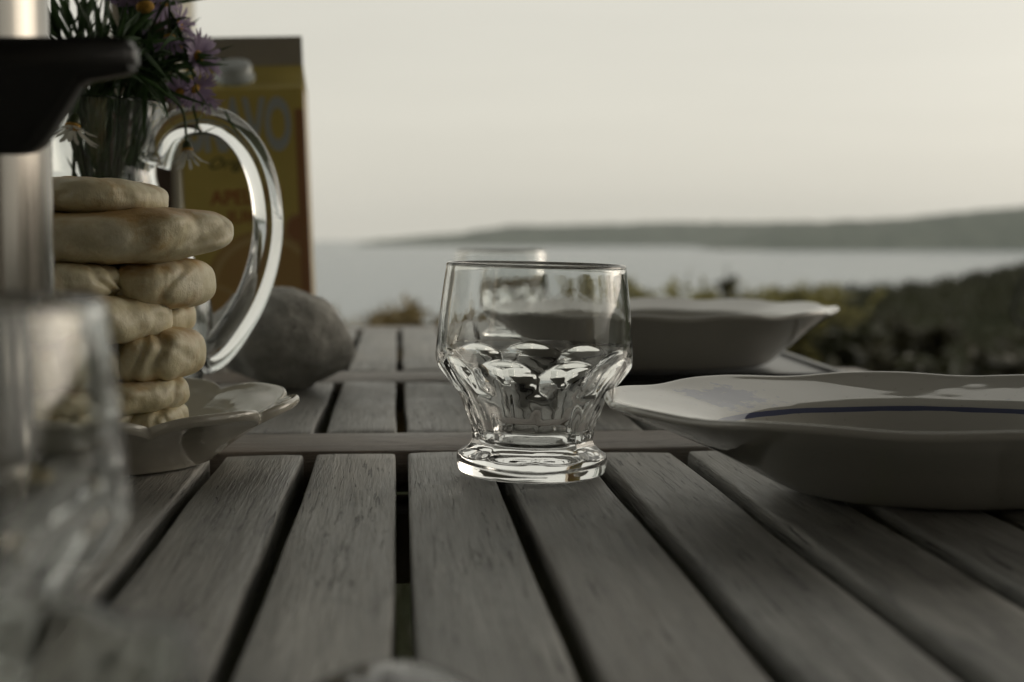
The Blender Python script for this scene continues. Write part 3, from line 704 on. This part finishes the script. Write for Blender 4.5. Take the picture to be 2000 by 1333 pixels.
# ------------------------------------------------------------------ juice carton
def carton_mat():
    m, t, b = mat('printed_carton'); tc = nd(t, 'ShaderNodeTexCoord'); v = tc.outputs['Object']
    sp = nd(t, 'ShaderNodeSeparateXYZ'); t.links.new(v, sp.inputs[0]); x, y, z = sp.outputs
    base = mixc(t, noise_n(t, v, 60, 2), (0.62, 0.50, 0.13), (0.68, 0.55, 0.16))
    # orange slices printed low on the pack
    def disc(cx, cz, r): 
        return math_n(t, 'SQRT', math_n(t, 'ADD', math_n(t, 'POWER', math_n(t, 'SUBTRACT', x, cx), 2.0), math_n(t, 'POWER', math_n(t, 'SUBTRACT', z, cz), 2.0)))
    for cx, cz, r, c in ((0.012, 0.052, 0.046, (0.52, 0.33, 0.12)), (-0.03, 0.03, 0.03, (0.56, 0.36, 0.13)), (0.040, 0.098, 0.012, (0.42, 0.20, 0.09))):
        dsc = disc(cx, cz, r); base = mixc(t, math_n(t, 'LESS_THAN', dsc, r), base, c)
        base = mixc(t, math_n(t, 'LESS_THAN', math_n(t, 'ABSOLUTE', math_n(t, 'SUBTRACT', dsc, r * 0.86)), r * 0.05), base, (0.62, 0.46, 0.2))
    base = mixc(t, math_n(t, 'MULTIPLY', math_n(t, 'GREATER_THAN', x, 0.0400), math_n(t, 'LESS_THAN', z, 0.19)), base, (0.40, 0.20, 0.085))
    base = mixc(t, math_n(t, 'GREATER_THAN', z, 0.2285), base, (0.42, 0.39, 0.33))
    base = mixc(t, math_n(t, 'GREATER_THAN', math_n(t, 'ABSOLUTE', x), 0.0468), base, (0.55, 0.43, 0.25))
    t.links.new(base, b.inputs['Base Color']); b.inputs['Roughness'].default_value = 0.38
    bump(t, b, noise_n(t, v, 18, 2), 0.004); return m
M['carton'] = carton_mat()
M['ink_pale'] = simple('pale_grey_ink', (0.50, 0.54, 0.52), 0.45, var=0.06)
M['ink_red'] = simple('red_ink', (0.46, 0.17, 0.06), 0.45, var=0.1)
M['ink_green'] = simple('dark_green_ink', (0.035, 0.05, 0.025), 0.45, var=0.1)
M['cap'] = simple('white_plastic_cap', (0.55, 0.60, 0.60), 0.35, var=0.05)
ct = empty('juice_carton', at(494, 705, 1.10), rot=(R(0), R(-1.8), R(6)))
ct.location.z = T + 0.0028
tag(ct, 'yellow gable-top juice carton with white cap behind the stone', 'carton')
W2, DP, EV, RB, RT = 0.0472, 0.095, 0.206, 0.229, 0.2515
V = [(-W2, 0, 0), (W2, 0, 0), (W2, DP, 0), (-W2, DP, 0), (-W2, 0, EV), (W2, 0, EV), (W2, DP, EV), (-W2, DP, EV),
     (-W2 + .001, DP / 2 - .0022, RB), (W2 - .001, DP / 2 - .0022, RB), (W2 - .001, DP / 2 + .0022, RB), (-W2 + .001, DP / 2 + .0022, RB),
     (-W2 + .001, DP / 2 - .0022, RT), (W2 - .001, DP / 2 - .0022, RT), (W2 - .001, DP / 2 + .0022, RT), (-W2 + .001, DP / 2 + .0022, RT),
     (W2 - .022, DP / 2, EV + .012), (-W2 + .022, DP / 2, EV + .012)]
Fc = [(3, 2, 1, 0), (0, 1, 5, 4), (1, 2, 6, 5), (2, 3, 7, 6), (3, 0, 4, 7), (4, 5, 9, 8), (6, 7, 11, 10), (8, 9, 13, 12), (10, 11, 15, 14), (12, 13, 14, 15), (9, 10, 14, 13), (11, 8, 12, 15),
      (5, 16, 9), (5, 6, 16), (6, 10, 16), (9, 16, 10), (4, 8, 17), (4, 17, 7), (7, 17, 11), (8, 11, 17)]
bm = bmesh.new(); bv = [bm.verts.new(v) for v in V]
for f in Fc: bm.faces.new([bv[i] for i in f])
bmesh.ops.recalc_face_normals(bm, faces=bm.faces)
vert_e = [e for e in bm.edges if abs(e.verts[0].co.x - e.verts[1].co.x) < 1e-6 and abs(e.verts[0].co.y - e.verts[1].co.y) < 1e-6 and e.calc_length() > 0.1]
bmesh.ops.bevel(bm, geom=vert_e, offset=0.0025, segments=2, affect='EDGES')
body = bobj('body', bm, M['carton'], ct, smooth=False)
# screw cap on the front gable panel
gs = math.atan2(RB - EV, DP / 2); nrm = Vector((0, -math.sin(gs), math.cos(gs)))
cpos = Vector((-0.006, DP / 4 - 0.004, (EV + RB) / 2 - 0.002))
prof = [(.016, 0), (.016, .003), (.0142, .0032), (.0142, .011), (.0135, .0125), (.011, .013), (.0005, .013)]
V, Fc = revolve(prof, 72, lambda t, i, r, z: (r * (1 - 0.018 * (1 if int(t / (2 * math.pi) * 36) % 2 else 0)) if 2 <= i <= 3 else r, z))
cap = pobj('cap', V, Fc, M['cap'], ct, smooth=True); cap.location = cpos; cap.rotation_euler = (gs, 0, 0)
def text(name, s, x, z, wdt, hgt, mt, shear=0.0, parent=None, y=-0.0004, bold=0.0):
    c = bpy.data.curves.new(name, 'FONT'); c.body = s; c.size = 1.0; c.shear = shear; c.align_x = 'LEFT'; c.resolution_u = 4; c.extrude = 0.0; c.offset = bold
    to = bpy.data.objects.new(name, c); col.objects.link(to); bpy.context.view_layer.update()
    me = bpy.data.meshes.new_from_object(to.evaluated_get(bpy.context.evaluated_depsgraph_get())); bpy.data.objects.remove(to)
    xs = [v.co.x for v in me.vertices]; zs = [v.co.y for v in me.vertices]
    bx, bz, sx, sz = min(xs), min(zs), max(xs) - min(xs), max(zs) - min(zs)
    for v in me.vertices: v.co = Vector((x + (v.co.x - bx) / sx * wdt, y, z + (v.co.y - bz) / sz * hgt))
    me.materials.clear(); me.materials.append(mt)
    return link(bpy.data.objects.new(name, me), parent)
text('brand_lettering', 'BRAVO', -0.043, 0.158, 0.080, 0.042, M['ink_pale'], parent=ct, bold=0.035)
text('script_lettering', 'Original', -0.026, 0.143, 0.045, 0.0115, M['ink_green'], shear=0.45, parent=ct)
text('flavour_lettering', 'APELSIN', -0.027, 0.118, 0.054, 0.0115, M['ink_red'], parent=ct, bold=0.02)
text('flavour_lettering', 'JUICE', -0.016, 0.101, 0.036, 0.0125, M['ink_red'], parent=ct, bold=0.02)

# ------------------------------------------------------------------ stone
c = at(548, 680, 0.895)
bm = bmesh.new(); bmesh.ops.create_icosphere(bm, subdivisions=5, radius=1.0)
for v in bm.verts:
    n = v.co.normalized(); f = 1 + 0.10 * noise.noise(n * 1.3 + Vector((4, 2, 9))) + 0.055 * noise.noise(n * 2.9) + 0.022 * noise.noise(n * 8) + 0.008 * noise.noise(n * 20)
    p = Vector((n.x * 0.0445, n.y * 0.046, n.z * 0.0302)) * f
    p.z += 0.010 * (-n.x) * 0.35
    v.co = p
zmin = min(v.co.z for v in bm.verts)
for v in bm.verts:
    v.co.z -= zmin
    if v.co.z < 0.004: v.co.z = v.co.z * 0.2 + 0.0
so = bobj('beach_stone', bm, M['stone']); so.location = (c.x, 0.895, T + 0.0012)
tag(so, 'round grey stone beside the carafe handle in front of the carton', 'stone')

# ------------------------------------------------------------------ coffee pot
cp = empty('coffee_pot', (at(-77, 600, 0.42).x, 0.42, T + 0.0012)); tag(cp, 'blurred steel coffee pot with black plastic handle bracket at the left edge', 'coffee pot')
V, Fc = revolve(smooth_prof([(.024, 0), (.0262, .001), (.0268, .004), (.0268, .03), (.0268, .10), (.0268, .17), (.0266, .1985), (.025, .200)], 4) + [(.010, .206), (.0005, .207)], 96)
pobj('body', V, Fc, M['steel'], cp)
V, Fc = revolve([(.0005, .2072), (.006, .2073), (.007, .213), (.012, .219), (.012, .225), (.006, .229), (.0005, .230)], 32); pobj('lid_knob', V, Fc, M['black'], cp)
V, Fc = revolve([(.0269, .137), (.0280, .1372), (.0284, .1385), (.0284, .1455), (.0280, .147), (.0269, .1472)], 96, closed_ends=False); pobj('collar', V, Fc, M['black'], cp)
# bracket: flat shelf on top with a tapering web, pushed out to the camera side
prof = [(-.030, .1487), (.0590, .1487), (.0612, .1476), (.0614, .1410), (.0600, .1396), (.0470, .1374), (.0375, .1225), (.0345, .1190), (.0310, .1179), (-.030, .1179)]
cpo = Vector(cp.location)
bm = bmesh.new(); k = 0.40 / 0.42
f0 = [bm.verts.new((x, -0.026, z)) for x, z in prof]; f1 = [bm.verts.new((x, -0.037, z)) for x, z in prof]
bm.faces.new(f0); bm.faces.new(f1[::-1])
for i in range(len(prof)): j = (i + 1) % len(prof); bm.faces.new((f0[i], f1[i], f1[j], f0[j]))
bmesh.ops.recalc_face_normals(bm, faces=bm.faces)
bmesh.ops.bevel(bm, geom=[e for e in bm.edges], offset=0.0012, segments=3, affect='EDGES')
bobj('handle_bracket', bm, M['black'], cp, smooth=True)

# ------------------------------------------------------------------ spoon
sp_ = at(780, 1292, 0.285); sn = empty('serving_spoon', (sp_.x, 0.262, T + 0.0012), R(0)); tag(sn, 'blurred black serving spoon lying bowl side down at the bottom edge', 'spoon')
V, Fc = [], []
nu, nv = 40, 16
for i in range(nv + 1):
    ph = i / nv * math.pi / 2
    for j in range(nu):
        t = 2 * math.pi * j / nu; e = 1 + 0.12 * math.sin(t)
        V.append((0.0235 * math.cos(t) * math.cos(ph) * (1 - 0.12 * math.sin(t)), 0.031 * math.sin(t) * math.cos(ph), 0.0135 * math.sin(ph)))
for i in range(nv):
    for j in range(nu): a, b = i * nu + j, i * nu + (j + 1) % nu; Fc.append((a, b, b + nu, a + nu))
bw = pobj('bowl', V, Fc, M['spoon'], sn)
sm = bw.modifiers.new('thickness', 'SOLIDIFY'); sm.thickness = 0.0014; sm.offset = -1
V, Fc = tube(spline3([(0, -0.028, 0.004), (0, -0.045, 0.0105), (0, -0.075, 0.0115), (0, -0.12, 0.006), (0, -0.16, 0.003)], 5), [0.005] * 5 + [0.0038] * 10 + [0.0055] * 6, 12, flat=0.45)
pobj('handle', V, Fc, M['spoon'], sn)

# ------------------------------------------------------------------ iron garden chair at the right edge
chx = at(1985, 600, 3.36); ch = empty('iron_chair', (chx.x + 0.42, 2.9, ground_z(chx.x + 0.42, 2.9))); tag(ch, 'dark iron garden chair with curled armrest cut by the right edge', 'chair')
gz = ch.location.z
def iron(name, pts, r=0.008): 
    V, Fc = tube(spline3(pts, 6), r, 8); return pobj(name, V, Fc, M['iron'], ch)
az = chx.z - gz
for yy in (0.0, 0.46):
    curl = [(0.06 - 0.42 + 0.0, yy, az + 0.06)]
    pts = [(0.24, yy, az + 0.17), (0.0, yy, az + 0.19), (-0.22, yy, az + 0.185), (-0.37, yy, az + 0.11), (-0.425, yy, az + 0.005), (-0.415, yy, az - 0.035), (-0.385, yy, az - 0.035), (-0.375, yy, az - 0.005), (-0.395, yy, az + 0.012)]
    iron('armrest', pts, 0.005)
    for xx in (-0.20, 0.22): iron('leg', [(xx, yy, 0), (xx * 0.98, yy, 0.22), (xx * 0.95, yy, az + 0.175 if xx < 0 else az + 0.4)], 0.008)
box('seat', -0.26, 0.24, -0.02, 0.48, 0.42, 0.436, M['iron'], ch, bev=0.003)
for q in range(5): iron('backrest_bar', [(0.215, 0.04 + q * 0.095, 0.43), (0.225, 0.04 + q * 0.095, 0.65), (0.24, 0.04 + q * 0.095, az + 0.38)], 0.004)
iron('backrest_rail', [(0.24, 0.0, az + 0.38), (0.245, 0.23, az + 0.41), (0.24, 0.46, az + 0.38)], 0.008)

# ------------------------------------------------------------------ meadow plants
M['grass'] = leaf_mat('meadow_grass', (0.040, 0.042, 0.02), 0.35, 0.2, 3)
M['weed_y'] = leaf_mat('yellowing_weed', (0.25, 0.23, 0.09), 0.35, 0.4, 8)
M['weed_b'] = leaf_mat('brown_weed', (0.24, 0.185, 0.085), 0.35, 0.3, 8)
M['weed_d'] = leaf_mat('dark_weed', (0.05, 0.047, 0.026), 0.3, 0.25, 8)
rg = random.Random(11); V, Fc = [], []
for i in range(26000):
    y = 1.9 + 12.6 * rg.random() ** 0.75; x = rg.uniform(-0.42, 0.46) * (y + 1.2)
    if y < 2.6 and -0.75 < x < -0.4: continue
    z = ground_z(x, y); h = rg.uniform(0.03, 0.09) * (1 + 0.5 * noise.noise(Vector((x * .8, y * .8, 0)))); a = rg.uniform(0, 6.28)
    lx, ly = h * 0.5 * rg.uniform(-1, 1), h * 0.5 * rg.uniform(-1, 1); wd = 0.004 + 0.0006 * y
    dx, dy = wd * math.cos(a), wd * math.sin(a); b0 = len(V)
    V += [(x - dx, y - dy, z - .01), (x + dx, y + dy, z - .01), (x + dx * .7 + lx * .4, y + dy * .7 + ly * .4, z + h * .6), (x - dx * .7 + lx * .4, y - dy * .7 + ly * .4, z + h * .6), (x + lx, y + ly, z + h)]
    Fc += [(b0, b0 + 1, b0 + 2, b0 + 3), (b0 + 3, b0 + 2, b0 + 4)]
tag(pobj('meadow_grass', V, Fc, M['grass'], smooth=False), kind='stuff')
def weed(px, pytop, Y, spread, mt, seed, label, group, dens=1.0):
    rnd = random.Random(seed); p = at(px, 600, Y); gz_ = ground_z(p.x, Y); top = at(px, pytop, Y).z
    root = empty('weed_plant', (p.x, Y, gz_)); tag(root, label, 'weed', group)
    H = max(0.12, top - gz_); V, Fc, LV, LF = [], [], [], []
    for s in range(int(13 * dens)):
        a = rnd.uniform(0, 6.28); hh = H * rnd.uniform(0.7, 1.02); sp2 = spread * rnd.uniform(0.2, 1)
        pts = [Vector((0.02 * math.cos(a), 0.02 * math.sin(a), -0.02)), Vector((sp2 * .35 * math.cos(a), sp2 * .35 * math.sin(a), hh * .5)), Vector((sp2 * math.cos(a), sp2 * math.sin(a), hh))]
        pts = spline3(pts, 5); tube(pts, [0.004] * 6 + [0.0025] * (len(pts) - 6), 5, V, Fc)
        for q in range(int(34 * dens)):
            k = 2 + int((len(pts) - 2) * rnd.random() ** 0.7); d = Vector((rnd.uniform(-1, 1), rnd.uniform(-1, 1), rnd.uniform(0, 1.2)))
            add_leaf(LV, LF, pts[k - 1].lerp(pts[k - 2], rnd.random()) , d, rnd.uniform(.05, .11), rnd.uniform(.010, .022), rnd, 0.2)
    pobj('stems', V, Fc, mt, root); pobj('leaves', LV, LF, mt, root)['kind'] = 'stuff'
    return root
g1, g2, g3 = 'yellowing weeds behind the farther plate', 'brown weeds beyond the table end', 'low weeds on the dark slope'
ORD = ['leftmost', 'second from left', 'third from left', 'fourth from left', 'fifth from left', 'sixth from left', 'seventh from left', 'eighth from left', 'ninth from left', 'tenth from left', 'eleventh from left', 'twelfth from left', 'thirteenth from left', 'fourteenth from left', 'rightmost']
L1 = [(1240, 530, 5.6, .26), (1275, 545, 5.9, .26), (1330, 532, 6.0, .26), (1375, 545, 6.3, .28), (1430, 552, 6.2, .28), (1480, 543, 6.4, .28), (1520, 556, 6.6, .28), (1565, 550, 7.0, .28), (1620, 562, 7.2, .28)]
for i, (px, pt, Y, s) in enumerate(L1):
    weed(px, pt, Y, s, M['weed_y'], 300 + i, 'yellow-green weed clump behind the farther plate, ' + ORD[i] + ' in that row', g1)
weed(1425, 512, 6.1, .06, M['weed_d'], 320, 'tallest dark spike of weeds rising against the sea', None, 0.4)
weed(1545, 545, 6.6, .08, M['weed_d'], 321, 'thin dark weed spike right of the tallest one', None, 0.6)
L2 = [(625, 602, 5.6, .25), (660, 594, 5.2, .28), (695, 588, 5.6, .28), (730, 586, 5.5, .28), (770, 584, 5.4, .28), (805, 568, 5.6, .26), (845, 572, 5.3, .28), (890, 585, 5.5, .28), (950, 590, 5.8, .28), (1030, 585, 5.5, .28), (1110, 570, 5.6, .28), (1180, 560, 5.8, .28)]
for i, (px, pt, Y, s) in enumerate(L2):
    weed(px, pt, Y, s, M['weed_b'], 340 + i, 'tan weed clump beyond the far table end, ' + ORD[i] + ' in that row', g2)
L3 = [(1660, 612, 6.0, .2), (1720, 660, 4.2, .15), (1790, 615, 6.5, .25), (1850, 680, 3.6, .12), (1930, 650, 4.4, .18)]
for i, (px, pt, Y, s) in enumerate(L3):
    weed(px, pt, Y, s, M['weed_d'] if i % 3 else M['grass'], 380 + i, 'low dark weed clump on the slope right of the table, ' + ORD[i], g3)
